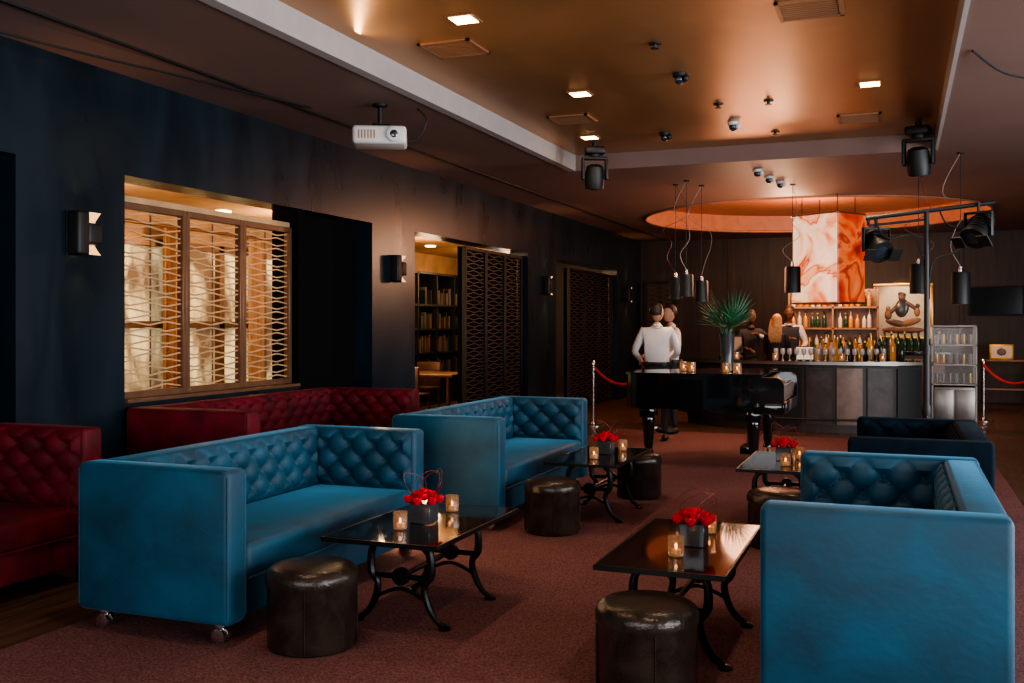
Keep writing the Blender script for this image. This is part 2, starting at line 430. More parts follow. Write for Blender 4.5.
lattice('door_1', 12.15, 14.3, .02, 2.55, WX-.1, 'doorslat', 'black', 3, backing='void')
lattice('door_2', 16.65, 19.45, .02, 2.5, WX-.1, 'doorslat', 'black', 3, backing='void')
lattice('door_3', -5.2, -4.5, .02, 2.45, YF-.08, 'doorslat', 'black', 1, alongx=True)
b = MB(); b.box(-7.6, -7.55, 18.6, 20.6, .4, 2.35, 'bluepale'); b.box(-7.62, -7.6, 18.5, 20.7, .3, 2.45, 'plastic'); b.box(-7.62, -7.55, 18.5, 20.7, 0, .3, 'black'); b.build('display_panel')
# bookshelf in back room
b = MB()
b.box(-8.6, -8.55, 15.6, 19.0, 0, 2.5, 'black')
for z in [.0, .5, .95, 1.4, 1.85, 2.45]: b.box(-8.6, -8.2, 15.6, 19.0, z, z+.04, 'black')
for y in [15.6, 16.4, 17.2, 18.0, 18.96]: b.box(-8.6, -8.2, y, y+.04, 0, 2.49, 'black')
for z in [.54, .99, 1.44, 1.89]:
    y = 15.7
    while y < 18.85:
        t = random.uniform(.03, .07); h = random.uniform(.2, .34)
        if random.random() < .6 and not any(abs(y-q) < .09 for q in [16.4, 17.2, 18.0]):
            b.box(-8.5, -8.26, y, y+t, z, z+h, random.choice(['books', 'books', 'vase', 'copper', 'darkbrass', 'green']))
        y += t+.012
b.build('bookshelf')
b = MB(); b.box(-.9, .9, -.45, .45, .7, .75, 'darkbrass', .01)
for x in (-.8, .8):
    for y in (-.38, .38): b.tube([(x, y, 0), (x, y, .7)], .03, 'darkbrass')
b.build('dining_table', (-7.2, 14.2, 0))
def chair(loc, rot):
    b = MB(); b.box(-.22, .22, -.22, .22, .42, .48, 'copper', .02); b.box(-.22, .22, .18, .23, .48, .88, 'copper', .02)
    for x in (-.19, .19):
        for y in (-.19, .19): b.tube([(x, y, 0), (x, y, .44)], .018, 'darkbrass')
    b.build('dining_chair', loc, rot)
chair((-7.6, 13.4, 0), pi); chair((-6.8, 13.4, 0), pi); chair((-7.4, 15.0, 0), 0)

# ------------------------------------------------------------------ ceiling fixtures
def downlight(x, y, z=TRAY, on=True, s=.075):
    b = MB(); b.box(-s-.02, s+.02, -s-.02, s+.02, -.012, -.0015, 'grille'); b.box(-s, s, -s, s, -.016, -.011, 'warm')
    b.build('recessed_downlight', (x, y, z))
    if on: light('downlight_lamp', 'SPOT', (x, y, z-.05), 60, (1, .74, .52), .08, tgt=(x, y, 0), spot=95, blend=.8)
for (x, y) in [(-2.65, 5.96), (-2.57, 8.25), (-3.07, 10.2), (-.23, 8.77), (-2.6, 3.4), (-.3, 5.0), (-.3, 2.2)]: downlight(x, y)
def vent(x, y, z=TRAY):
    b = MB(); s = .2
    b.box(-s, s, -s, -s+.025, -.015, -.0015, 'grille'); b.box(-s, s, s-.025, s, -.015, -.0015, 'grille')
    b.box(-s, -s+.025, -s, s, -.015, -.0015, 'grille'); b.box(s-.025, s, -s, s, -.015, -.0015, 'grille')
    for i in range(9): b.box(-s+.03, s-.03, -s+.04+i*.04, -s+.055+i*.04, -.012, -.0015, 'grille')
    b.build('air_vent', (x, y, z))
for p in [(-.53, 6.56), (-3.0, 6.58), (-2.96, 9.26), (-.36, 10.2)]: vent(*p)
def dome(x, y, z, key):
    b = MB(); b.lathe([(.055, -.002), (.055, -.03), (.04, -.035)], (0, 0, 0), key if key == 'plastic' else 'black')
    b.sph((0, 0, -.05), .042, 'lens', 12, 8); b.sph((.05, -.02, -.05), .03, key, 10, 6)
    b.build('security_camera', (x, y, z))
for (x, y, k) in [(-1.63, 7.88, 'black'), (-1.53, 9.97, 'plastic'), (-2.28, 10.27, 'black')]: dome(x, y, TRAY, k)
for (x, y) in [(-1.56, 12.0), (-1.5, 12.6), (-1.42, 13.1)]: dome(x, y, CEIL, 'plastic')
for (x, y) in [(-1.53, 9.1), (-1.09, 9.12), (-1.62, 6.98), (-1.2, 10.6)]:
    b = MB(); b.lathe([(.045, -.002), (.045, -.01), (.015, -.014), (.012, -.03), (.03, -.035), (.03, -.04)], (0, 0, 0), 'black', 14); b.build('sprinkler_head', (x, y, TRAY))

# moving head stage lights
def moving_head(loc, rot=0, s=1.0, tilt=.25):
    b = MB()
    b.X = Matrix.Scale(s, 4)
    b.lathe([(.03, -.001), (.03, -.06)], (0, 0, 0), 'black', 10)
    b.box(-.11, .11, -.10, .10, -.13, -.05, 'black', .02)
    b.lathe([(.06, -.13), (.06, -.16)], (0, 0, 0), 'black', 16)
    b.box(-.14, .14, -.045, .045, -.19, -.158, 'black', .01)
    for sx in (-1, 1): b.box(sx*.112, sx*.145, -.045, .045, -.41, -.165, 'black', .015)
    b.X = Matrix.Scale(s, 4) @ Matrix.Translation((0, 0, -.35)) @ Matrix.Rotation(tilt, 4, 'X')
    b.lathe([(.05, .11), (.09, .09), (.105, 0), (.108, -.1), (.1, -.15), (.085, -.155)], (0, 0, 0), 'black', 20)
    b.lathe([(.08, -.158), (.03, -.17)], (0, 0, 0), 'lens', 20)
    b.build('moving_head_light', loc, rot)
moving_head((-3.12, 10.55, TRAY-.001), .4); moving_head((.17, 10.6, TRAY-.001), -.2, 1.05)

# projector
e = bpy.data.objects.new('ceiling_projector', None); COL.objects.link(e); e.location = (-4.02, 7.34, CEIL)
b = MB(); b.lathe([(.06, -.001), (.06, -.02), (.02, -.03), (.02, -.18)], (0, 0, 0), 'black', 14)
b.box(-.1, .1, -.02, .02, -.2, -.17, 'black', .005); b.box(-.02, .02, -.1, .1, -.2, -.17, 'black', .005)
b.build('mount', parent=e)
b = MB(); b.box(-.22, .22, -.16, .16, -.35, -.2, 'plastic', .03, 3)
b.X = Matrix.Translation((.12, -.165, -.275)) @ Matrix.Rotation(pi/2, 4, 'X')
b.lathe([(.06, -.02), (.06, .02), (.045, .025)], (0, 0, 0), 'plastic', 18); b.lathe([(.043, .02), (.02, .03)], (0, 0, 0), 'lens', 18)
b.X = Matrix.Identity(4)
for i in range(6): b.box(-.17+i*.025, -.16+i*.025, -.163, -.155, -.31, -.24, 'grille')
b.box(.2205, .222, -.1, .1, -.31, -.24, 'grille')
b.build('body', parent=e, rot=.45)
b = MB(); b.tube([(0, .1, -.22), (.18, .25, -.28), (.28, .3, -.1), (.24, .2, -.01)], .008, 'black', 6, smooth=8); b.build('cable', parent=e)
b = MB(); b.tube([(.45, 7.3, CEIL-.01), (.7, 7.6, CEIL-.12), (1.1, 7.9, CEIL-.11), (1.6, 8.2, CEIL-.01)], .009, 'black', 6, smooth=8); b.build('ceiling_cable')
b = MB(); b.tube([(-5.2, 3.2, CEIL-.01), (-4.95, 4.4, CEIL-.10), (-4.75, 6.0, CEIL-.05), (-4.6, 7.2, CEIL-.01)], .008, 'black', 6, smooth=8); b.build('ceiling_cable')

# wall sconces: black housing with rounded front band, glowing up/down openings
def sconce(y, z=2.13):
    e = bpy.data.objects.new('wall_sconce', None); COL.objects.link(e); e.location = (WX, y, z)
    h = .15; w = .11; D = .12
    b = MB(); b.box(.0, .015, -w, w, -h, h, 'black', .003)
    b.box(.015, D, -w, -.005, -h, h, 'black', .018, 3)
    b.box(.015, D, -.02, w, -.075, .075, 'black', .02, 3)
    b.box(.015, D*.5, w-.008, w, -h, h, 'black', .002)
    b.build('housing', parent=e)
    b = MB()
    for sg in (-1, 1):
        vs = []; fs = []; N = 8
        for i in range(N+1):
            t = i/N; xx = .05+.06*t**1.3; zz = sg*(.07+.076*t)
            vs += [(xx, -.004, zz), (xx, w-.009, zz)]
        for i in range(N): fs.append([2*i, 2*i+1, 2*i+3, 2*i+2])
        b.add(vs, fs, 'sconceglow')
    b.build('reflectors', parent=e)
    light('sconce_up', 'SPOT', (WX+.11, y, z+.17), 8, (1, .5, .2), .03, tgt=(WX+.09, y, z+2), spot=100, blend=1)
    light('sconce_down', 'SPOT', (WX+.11, y, z-.17), 8, (1, .5, .2), .03, tgt=(WX+.09, y, z-2), spot=100, blend=1)
for y in [5.36, 9.98, 15.1, 20.2]: sconce(y)

# ------------------------------------------------------------------ sofas
def sofa(name, x0, x1, y0, y1, H, key, face=1, casters=True, z=CF):
    D = x1-x0; L = y1-y0; b = MB(); bt = .20; at = .17; zb = .10
    hx, hy = D/2, L/2
    b.box(-hx+.03, hx-.03, -hy+.03, hy-.03, zb+.005, .29, key, .02)
    b.box(-hx+.003, -hx+bt-.03, -hy+.06, hy-.06, zb+.003, H-.003, key, .03, 3)
    for sgn in (-1, 1):
        if sgn > 0: b.box(-hx, hx, hy-at+.02, hy, zb, H, key, .028, 3)
        else: b.box(-hx, hx, -hy, -hy+at-.02, zb, H, key, .028, 3)
    b.box(-hx+bt-.02, hx-.005, -hy+at-.01, hy-at+.01, .285, .45, key, .035, 3)
    b.tube([(-hx+.03, -hy+.008, H-.010), (hx-.03, -hy+.008, H-.010)], .007, key, 6)
    b.tube([(-hx+.03, -hy+at-.03, H-.006), (hx-.03, -hy+at-.03, H-.006)], .006, key, 6)
    b.tube([(-hx+bt, -hy+at, .29), (hx-.01, -hy+at, .29), (hx-.008, hy-at, .29)], .007, key, 6)
    b.tube([(hx-.008, -hy+.008, zb+.03), (hx-.008, -hy+.008, H-.03)], .006, key, 6)
    b.tube([(hx-.008, -hy+at-.03, zb+.03), (hx-.008, -hy+at-.03, H-.03)], .006, key, 6)
    b.tube([(-hx+.008, -hy+.008, zb+.03), (-hx+.008, -hy+.008, H-.03)], .006, key, 6)
    z0 = .44; hh = H-z0-.012
    b.tuft((-hx+bt-.035, -hy+at-.02, z0), (0, 1, 0), (0, 0, 1), (1, 0, 0), L-2*at+.04, hh, key)
    b.tuft((-hx+bt-.04, -hy+at-.025, z0), (1, 0, 0), (0, 0, 1), (0, 1, 0), D-bt+.02, hh, key)
    b.tuft((-hx+bt-.04, hy-at+.025, z0), (1, 0, 0), (0, 0, 1), (0, -1, 0), D-bt+.02, hh, key)
    for sx in (-1, 1):
        for sy in (-1, 1):
            cx_, cy_ = sx*(hx-.1), sy*(hy-.08)
            if casters:
                b.lathe([(.03, 0), (.03, .02)], (cx_, cy_, .082), 'chrome', 12)
                b.box(cx_-.022, cx_+.022, cy_-.006, cy_+.006, .04, .085, 'chrome', .004)
                for o in (-.017, .017):
                    b.X = Matrix.Translation((cx_, cy_+o, .036)) @ Matrix.Rotation(pi/2, 4, 'X')
                    b.lathe([(.02, -.011), (.035, -.008), (.036, 0), (.035, .008), (.02, .011)], (0, 0, 0), 'chrome', 16)
                b.X = Matrix.Identity(4)
            else:
                b.lathe([(.022, 0), (.03, .11)], (cx_, cy_, 0), 'black', 10)
    return b.build(name, ((x0+x1)/2, (y0+y1)/2, z), 0 if face > 0 else pi)
sofa('tufted_blue_sofa', -3.76, -2.87, 3.80, 5.84, .82, 'blue')
sofa('tufted_blue_sofa', -3.55, -2.68, 6.65, 8.85, .82, 'blue')
sofa('tufted_blue_sofa', -.49, .37, 3.82, 5.60, .82, 'blue', -1)
sofa('tufted_navy_sofa', -.30, .52, 6.46, 8.05, .80, 'navy', -1)
sofa('tufted_burgundy_sofa', -5.26, -4.40, 2.55, 4.65, .90, 'red', 1, False, z=0)
sofa('tufted_burgundy_sofa', -5.26, -4.20, 5.78, 8.45, .90, 'red', 1, False, z=0)

# ------------------------------------------------------------------ stools
def stool(x, y, r=.21, h=.38):
    b = MB()
    b.lathe([(r-.015, 0), (r-.005, .01), (r-.003, h-.09), (r+.003, h-.082), (r+.005, h-.07), (r+.004, h-.045), (r-.006, h-.022), (r-.03, h-.006), (r-.07, h+.003), (r*.4, h+.008), (.01, h+.01)], (0, 0, 0), 'leather', 40)
    for i in range(4):
        a = i*pi/2+.4; b.tube([(r*.99*cos(a), r*.99*sin(a), .01), (r*.995*cos(a), r*.995*sin(a), h-.09)], .004, 'leather', 5)
    b.build('leather_pouf_stool', (x, y, CF), ang=60)
stool(-2.56, 4.02); stool(-2.34, 6.84, .2); stool(-.955, 3.97, .205); stool(-.76, 6.95, .21); stool(-2.11, 8.5, .19)

# ------------------------------------------------------------------ tables
def table(x0, x1, y0, y1, h=.46):
    L = y1-y0; W = x1-x0; hx = W/2; hy = L/2
    e = bpy.data.objects.new('coffee_table', None); COL.objects.link(e); e.location = ((x0+x1)/2, (y0+y1)/2, CF)
    b = MB(); b.box(-hx+.012, hx-.012, -hy+.012, hy-.012, h-.014, h, 'glass')
    for (a0, a1, c0, c1) in [(-hx, hx, -hy, -hy+.014), (-hx, hx, hy-.014, hy), (-hx, -hx+.014, -hy+.014, hy-.014), (hx-.014, hx, -hy+.014, hy-.014)]:
        b.box(a0, a1, c0, c1, h-.022, h+.001, 'iron', .002, 1)
    b.build('glass_top', parent=e)
    b = MB()
    for sy in (-1, 1):
        yy = sy*(hy-.24)
        b.tube([(-hx+.03, yy, h-.035), (hx-.03, yy, h-.035)], .013, 'iron', 8)
        for sx in (-1, 1):
            b.tube([(sx*.10, yy, h-.035), (sx*.16, yy, h-.09), (sx*.165, yy, .26), (sx*.13, yy, .20), (sx*.145, yy, .12), (sx*.185, yy, .05), (sx*.235, yy, .014)], [.014, .018, .022, .018, .018, .016, .014], 'iron', 8, smooth=6)
            b.lathe([(.03, 0), (.032, .012), (.015, .02)], (sx*.24, yy, 0), 'iron', 12)
        b.tube([(-.15, yy, .24), (.15, yy, .24)], .014, 'iron')
        b.tube([(-.14, yy, .13), (0, yy, .18), (.14, yy, .13)], .010, 'iron', smooth=5)
        b.X = Matrix.Translation((0, yy, .24)) @ Matrix.Rotation(pi/2, 4, 'X')
        b.lathe([(.045, -.012), (.045, .012)], (0, 0, 0), 'iron', 18); b.X = Matrix.Identity(4)
    b.tube([(0, -(hy-.24), .24), (0, hy-.24, .24)], .014, 'iron')
    for sx in (-1, 1): b.tube([(sx*.18, -(hy-.24), h-.035), (sx*.18, hy-.24, h-.035)], .01, 'iron')
    b.build('cast_iron_base', parent=e)
TOP = .46+CF+.001
table(-2.63, -2.0, 4.2, 5.27); table(-2.5, -1.93, 7.1, 8.2); table(-1.23, -.66, 4.13, 5.27); table(-1.1, -.56, 7.27, 8.36)

def votive(x, y, z, s=1.0):
    b = MB(); b.X = Matrix.Scale(s, 4)
    b.lathe([(.026, 0), (.034, .004), (.037, .045), (.036, .088), (.033, .088), (.034, .045), (.030, .010), (.001, .009)], (0, 0, 0), 'votive', 18, caps=False)
    b.lathe([(.022, .0105), (.022, .03), (.004, .031)], (0, 0, 0), 'wax', 12)
    b.sph((0, 0, .045), (.007, .007, .014), 'candle', 8, 6)
    b.build('votive_candle', (x, y, z))
def roses(x, y, z, s=1.0):
    rnd = random.Random(int((x+y)*100))
    b = MB(); b.X = Matrix.Scale(s, 4)
    b.box(-.058, .058, -.058, .058, 0, .105, 'vase', .004, 1)
    pos = [(0, 0, .155)]+[(.045*cos(a), .045*sin(a), .14) for a in [0, 1.26, 2.5, 3.77, 5.0]]+[(.08*cos(a+.5), .08*sin(a+.5), .12) for a in [0, 1.05, 2.1, 3.14, 4.2, 5.2]]
    for (px, py, pz) in pos:
        b.sph((px, py, pz+.004), .016, 'rose', 8, 6)
        for k in range(6):
            a = k*2*pi/6+rnd.random(); dx, dy = .017*cos(a), .017*sin(a)
            X0 = b.X; b.X = X0 @ Matrix.Translation((px+dx, py+dy, pz)) @ Matrix.Rotation(a, 4, 'Z') @ Matrix.Rotation(.35, 4, 'Y')
            b.sph((0, 0, 0), (.005, .018, .021), 'rose', 8, 5); b.X = X0
    for k in range(4):
        a = rnd.random()*6.28; R = .09+.03*rnd.random()
        b.tube([(.03*cos(a), .03*sin(a), .10), (R*cos(a), R*sin(a), .2), (R*.9*cos(a+1.2), R*.9*sin(a+1.2), .25+.03*k/3), (R*cos(a+2.4), R*sin(a+2.4), .19), (.03*cos(a+3), .03*sin(a+3), .10)], .0016, 'wire', 5, smooth=6)
    b.build('rose_arrangement', (x, y, z))
roses(-2.32, 4.71, TOP); votive(-2.35, 4.50, TOP); votive(-2.31, 5.04, TOP)
roses(-.90, 4.68, TOP); votive(-.93, 4.42, TOP); votive(-.88, 4.97, TOP)
roses(-2.2, 7.75, TOP); votive(-2.2, 7.42, TOP); votive(-2.12, 7.98, TOP)
roses(-.82, 7.85, TOP); votive(-.78, 7.55, TOP); votive(-.72, 7.98, TOP)

# ------------------------------------------------------------------ piano (keyboard toward +X, tail toward -X)
e = bpy.data.objects.new('grand_piano', None); COL.objects.link(e); e.location = (-1.97, 11.22, CF)
def outline(off=0, k0=.78):
    pts = [(k0+off, -.72-off), (k0+off, .72+off), (.1, .72+off), (-.15, .62+off), (-.35, .38+off), (-.5, .2+off), (-.66, .08+off), (-.78-off*.8, -.1), (-.84-off, -.35), (-.80-off, -.6), (-.66, -.72-off)]
    P = [Vector((p[0], p[1], 0)) for p in pts]; out = [P[0], P[1]]
    for i in range(1, len(P)-1):
        p0 = P[i-1] if i > 1 else P[i]; p1 = P[i]; p2 = P[i+1]; p3 = P[min(i+2, len(P)-1)]
        for k in range(1, 6):
            t = k/5; out.append(.5*((2*p1)+(p2-p0)*t+(2*p0-5*p1+4*p2-p3)*t*t+(-p0+3*p1-3*p2+p3)*t**3))
    return [(p.x, p.y) for p in out]
b = MB(); b.prism(outline(0, .56), .60, .952, 'gloss_black'); b.build('case', parent=e)
b = MB(); b.prism(outline(.025, .62), .954, .982, 'gloss_black'); b.build('lid', parent=e)
b = MB(); b.box(.561, .87, -.72, .72, .57, .69, 'gloss_black', .01)
def yprism(b, pr, y0, y1, key):
    n = len(pr); vs = [(p[0], y0, p[1]) for p in pr]+[(p[0], y1, p[1]) for p in pr]
    b.add(vs, [list(range(n)), [n+i for i in range(n)][::-1]]+[[i, (i+1) % n, n+(i+1) % n, n+i] for i in range(n)], key)
for sy in (-1, 1):
    y0, y1 = (-.719, -.64) if sy < 0 else (.64, .719)
    yprism(b, [(.562, .688), (.87, .688), (.87, .86), (.862, .90), (.84, .93), (.80, .948), (.562, .952)], y0, y1, 'gloss_black')
b.build('keybed', parent=e)
b = MB(); yprism(b, [(.562, .70), (.85, .70), (.855, .84), (.83, .88), (.74, .90), (.66, .93), (.562, .948)], -.638, .638, 'gloss_black'); b.build('fallboard', parent=e)
b = MB()
for (x, y) in [(.55, -.6), (.55, .6), (-.6, -.45)]:
    b.box(x-.085, x+.085, y-.085, y+.085, .48, .60, 'gloss_black', .01)
    b.lathe([(.07, .48), (.075, .44), (.065, .38), (.052, .2), (.04, .13), (.055, .11), (.055, .085), (.02, .075)], (x, y, 0), 'gloss_black', 16)
    b.X = Matrix.Translation((x, y, .035)) @ Matrix.Rotation(pi/2, 4, 'X'); b.lathe([(.035, -.012), (.035, .012)], (0, 0, 0), 'brass', 14); b.X = Matrix.Identity(4)
    b.box(x-.012, x+.012, y-.012, y+.012, .03, .08, 'brass')
b.build('legs', parent=e)
b = MB()
for y in (-.07, .07): b.tube([(.42, y, .60), (.42, y*.7, .4), (.42, y*1.3, .15)], .013, 'gloss_black', 8, smooth=5)
b.box(.34, .50, -.14, .14, .08, .17, 'gloss_black', .01)
for y in (-.07, 0, .07): b.box(.48, .62, y-.014, y+.014, .06, .075, 'brass', .003)
b.build('pedal_lyre', parent=e)
PT = .982+CF
for (x, y) in [(-2.22, 10.95), (-2.1, 10.8), (-1.72, 10.75), (-1.6, 10.7)]: votive(x, y, PT+.001, 1.2)
# palm in vase on piano
e = bpy.data.objects.new('potted_fan_palm', None); COL.objects.link(e); e.location = (-1.76, 11.05, PT+.001)
b = MB(); b.lathe([(.06, 0), (.075, .01), (.07, .15), (.08, .38), (.085, .41), (.075, .41), (.065, .3)], (0, 0, 0), 'vase', 24); b.build('vase', parent=e)
b = MB(); rnd = random.Random(3)
for k in range(9):
    a = k*2*pi/9+rnd.uniform(-.2, .2); lean = .03+.07*(k % 3)/2
    top = Vector((lean*cos(a), lean*sin(a), .46+.04*(k % 3)))
    b.tube([(0, 0, .3), (top.x*.5, top.y*.5, .40), tuple(top)], .007, 'leaf', 5, smooth=4)
    out = Vector((cos(a), sin(a), 0)); side = Vector((-sin(a), cos(a), 0)); el = .55+.75*(k % 3)/2
    axis = (out*cos(el)+Vector((0, 0, 1))*sin(el)).normalized(); nrm = axis.cross(side).normalized()
    for j in range(11):
        th = radians(-60+120*j/10); d = axis*cos(th)+side*sin(th); Ln = .40*(.7+.3*cos(th))*rnd.uniform(.85, 1.05)
        wv = nrm.cross(d).normalized()*.012
        p0 = top; p1 = top+d*Ln*.5+nrm*.006; p2 = top+d*Ln-Vector((0, 0, .03*abs(sin(th))))
        f = nrm*.004
        b.add([tuple(p0), tuple(p1+wv), tuple(p2), tuple(p1-wv), tuple(p1+f)], [[0, 1, 4], [1, 2, 4], [2, 3, 4], [3, 0, 4]], 'leaf')
b.build('fan_leaves', parent=e, smooth=False)

# ------------------------------------------------------------------ stage light stand
e = bpy.data.objects.new('stage_light_stand', None); COL.objects.link(e); e.location = (.2, 8.7, CF)
b = MB()
b.tube([(0, 0, .12), (0, 0, 1.3)], .026, 'black', 12); b.tube([(0, 0, 1.25), (0, 0, 2.42)], .02, 'black', 12)
b.lathe([(.03, 0), (.035, .03), (.035, .08), (.03, .1)], (0, 0, .75), 'black', 12); b.lathe([(.032, 0), (.032, .08)], (0, 0, 1.25), 'black', 12)
for k in range(3):
    a = k*2*pi/3+.5
    b.tube([(0, 0, .8), (.42*cos(a), .42*sin(a), .02)], .012, 'black', 8); b.tube([(0, 0, .25), (.3*cos(a), .3*sin(a), .24)], .008, 'black', 6)
    b.lathe([(.02, 0), (.02, .03)], (.43*cos(a), .43*sin(a), 0), 'black', 8)
b.build('tripod', parent=e)
b = MB(); b.tube([(-.46, -.05, 2.36), (.50, .05, 2.46)], .018, 'black', 8); b.tube([(-.44, -.05, 2.30), (.0, 0, 2.34)], .01, 'black', 6); b.tube([(-.44, -.05, 2.3), (-.44, -.05, 2.36)], .012, 'black', 6)
b.tube([(-.40, -.05, 2.36), (-.3, -.05, 2.2), (-.1, 0, 2.2), (0, 0, 1.9)], .007, 'black', 6, smooth=6)
b.tube([(.42, .05, 2.40), (.25, .05, 2.1), (.05, .02, 2.0), (.02, 0, 1.7)], .007, 'black', 6, smooth=6)
b.tube([(.1, .01, 2.4), (.15, .0, 2.3), (.28, .0, 2.26), (.38, .0, 2.34)], .007, 'black', 6, smooth=6)
b.build('crossbar', parent=e)
def parcan(xx, zz, ry, rx, nm, s_=.9):
    b = MB()
    B0 = Matrix.Translation((xx, 0, zz)) @ Matrix.Rotation(ry, 4, 'Z') @ Matrix.Scale(s_, 4)
    b.X = B0
    b.box(-.13, -.12, -.02, .02, -.2, .02, 'black', .003); b.box(.12, .13, -.02, .02, -.2, .02, 'black', .003); b.box(-.13, .13, -.02, .02, .0, .02, 'black', .003)
    b.tube([(0, 0, 0), (0, 0, .1)], .014, 'black')
    b.X = B0 @ Matrix.Translation((0, 0, -.14)) @ Matrix.Rotation(rx, 4, 'X')
    b.lathe([(.05, .16), (.085, .14), (.1, .08), (.105, -.06), (.115, -.08), (.115, -.12), (.1, -.12)], (0, 0, 0), 'black', 20)
    b.lathe([(.097, -.115), (.05, -.122)], (0, 0, 0), 'lens', 20)
    for j in range(5): b.lathe([(.108, -.05+j*.03), (.108, -.045+j*.03)], (0, 0, 0), 'iron', 20)
    for k in (-1, 1): b.box(k*.12-.05, k*.12+.05, -.06, .06, -.165, -.155, 'black')
    b.build(nm, parent=e)
parcan(-.38, 2.27, .5, -.9, 'spot_lamp_1'); parcan(.38, 2.37, -.6, -.8, 'spot_lamp_2')

# ------------------------------------------------------------------ pendants
def pendant(x, y, z0, z1, r=.11, seedv=1):
    rnd = random.Random(seedv)
    b = MB(); H = CEIL if (y > 11.3 or x > .35) else TRAY
    if math.hypot(x-cx, y-cy) < cr_: H = CEIL+.3
    H -= .001
    b.lathe([(r*1.04, z0), (r, z1-.02), (r*.9, z1), (.02, z1+.002), (.02, z1-.004), (r*.86, z1-.012), (r*.98, z0)], (0, 0, 0), 'black', 20, caps=False)
    b.lathe([(.02, z1), (.016, z1+.06)], (0, 0, 0), 'chrome', 10)
    b.tube([(0, 0, z1+.05), (.0, 0, (z1+H)/2), (0, 0, H)], .0035, 'black', 5)
    pts = [(0, 0, z1+.06)]
    for k in range(1, 5):
        pts.append((rnd.uniform(-.18, .18), rnd.uniform(-.1, .1), z1+.06+(H-z1-.06)*k/6))
    pts.append((0, 0, H)); b.tube(pts, .004, 'cord' if seedv % 2 else 'wire', 5, smooth=6)
    b.lathe([(.035, H-.015), (.035, H)], (0, 0, 0), 'black', 14)
    b.sph((0, 0, z0+.12), .04, 'warmdim', 10, 8)
    b.build('pendant_lamp', (x, y, 0))
    light('pendant_bulb', 'SPOT', (x, y, z0+.05), 14, (1, .6, .35), .04, tgt=(x, y, 0), spot=110)
pendant(-1.3, 13.45, 1.92, 2.26, .10, 1); pendant(.2, 12.4, 1.86, 2.2, .095, 2); pendant(.6, 11.6, 1.72, 2.06, .095, 3)
pendant(-2.72, 12.9, 1.84, 2.12, .085, 4); pendant(-2.42, 13.1, 1.8, 2.08, .085, 5); pendant(-2.52, 12.6, 1.86, 2.14, .085, 7)

# hanging lantern: lit, painted glass box seen corner-on
e = bpy.data.objects.new('hanging_lantern', None); COL.objects.link(e); e.location = (-.95, 14.9, 0); e.rotation_euler = (0, 0, radians(-33))
hx, hy, z0, z1 = .41, .35, 1.82, 3.06
b = MB()
P = []
for i in range(64):
    a = 2*pi*(i+.5)/64; ca, sa = cos(a), sin(a)
    P.append((math.copysign(abs(ca)**.28, ca)*hx, math.copysign(abs(sa)**.28, sa)*hy))
for i in range(64):
    p, q = P[i], P[(i+1) % 64]; nx, ny = (q[1]-p[1]), -(q[0]-p[0])
    key = 'lanternside' if abs(nx) > abs(ny) else 'lantern'
    b.add([(p[0], p[1], z0), (q[0], q[1], z0), (q[0], q[1], z1), (p[0], p[1], z1)], [[0, 1, 2, 3]], key)
b.add([(p[0], p[1], z0) for p in P], [list(range(64))[::-1]], 'lanternside'); b.add([(p[0], p[1], z1) for p in P], [list(range(64))], 'darkbrass')
b.build('painted_shade', parent=e)
b = MB()
for z in (z0-.01, z1-.005): b.tube([(p[0]*1.01, p[1]*1.01, z) for p in P], .012, 'darkbrass', 6, closed=True)
for (x, y) in [(-.3, -.2), (.3, .2), (-.3, .2), (.3, -.2)]: b.tube([(x, y, z1), (x, y, 3.33)], .006, 'black', 6)
b.build('frame', parent=e)

# ------------------------------------------------------------------ bar (curved)
def arcprism(b, c, r0, r1, a0, a1, z0, z1, key, n=20):
    poly = [(c[0]+r1*sin(a0+(a1-a0)*i/n), c[1]-r1*cos(a0+(a1-a0)*i/n)) for i in range(n+1)] + \
           [(c[0]+r0*sin(a1-(a1-a0)*i/n), c[1]-r0*cos(a1-(a1-a0)*i/n)) for i in range(n+1)]
    vs = [(p[0], p[1], z0) for p in poly]+[(p[0], p[1], z1) for p in poly]; m_ = len(poly); fs = []
    for i in range(n):
        a, b_, c_, d = i, i+1, m_-2-i, m_-1-i
        fs.append([a, b_, c_, d][::-1]); fs.append([m_+a, m_+b_, m_+c_, m_+d])
    for i in range(m_): fs.append([i, (i+1) % m_, m_+(i+1) % m_, m_+i])
    b.add(vs, fs, key)
BC = (-1.1, 17.2); A0, A1 = radians(-46), radians(31)
e = bpy.data.objects.new('bar_counter', None); COL.objects.link(e)
b = MB(); arcprism(b, BC, 2.05, 2.85, A0-.02, A1+.02, .945, 1.0, 'gloss_black', 40); arcprism(b, BC, 2.851, 2.86, A0-.02, A1+.02, .95, .995, 'steel', 40); b.build('counter_top', parent=e)
b = MB(); arcprism(b, BC, 2.2, 2.70, A0, A1, 0.001, .944, 'wallfar', 40)
keys = ['black', 'barpanel', 'black', 'barpanel', 'black', 'barpanel', 'copper', 'barpanel', 'black']
n = len(keys)
for i, k in enumerate(keys):
    a0 = A0+(A1-A0)*i/n+.012; a1 = A0+(A1-A0)*(i+1)/n-.012
    arcprism(b, BC, 2.701, 2.73, a0, a1, .12, .90, k, 8)
b.build('front_panels', parent=e)
b = MB(); b.tube([(BC[0]+2.86*sin(A0+(A1-A0)*i/30), BC[1]-2.86*cos(A0+(A1-A0)*i/30), .2) for i in range(31)], .014, 'black')
for i in range(0, 31, 6):
    a = A0+(A1-A0)*i/30; b.tube([(BC[0]+2.86*sin(a), BC[1]-2.86*cos(a), .2), (BC[0]+2.72*sin(a), BC[1]-2.72*cos(a), .2)], .012, 'black')
b.build('foot_rail', parent=e)

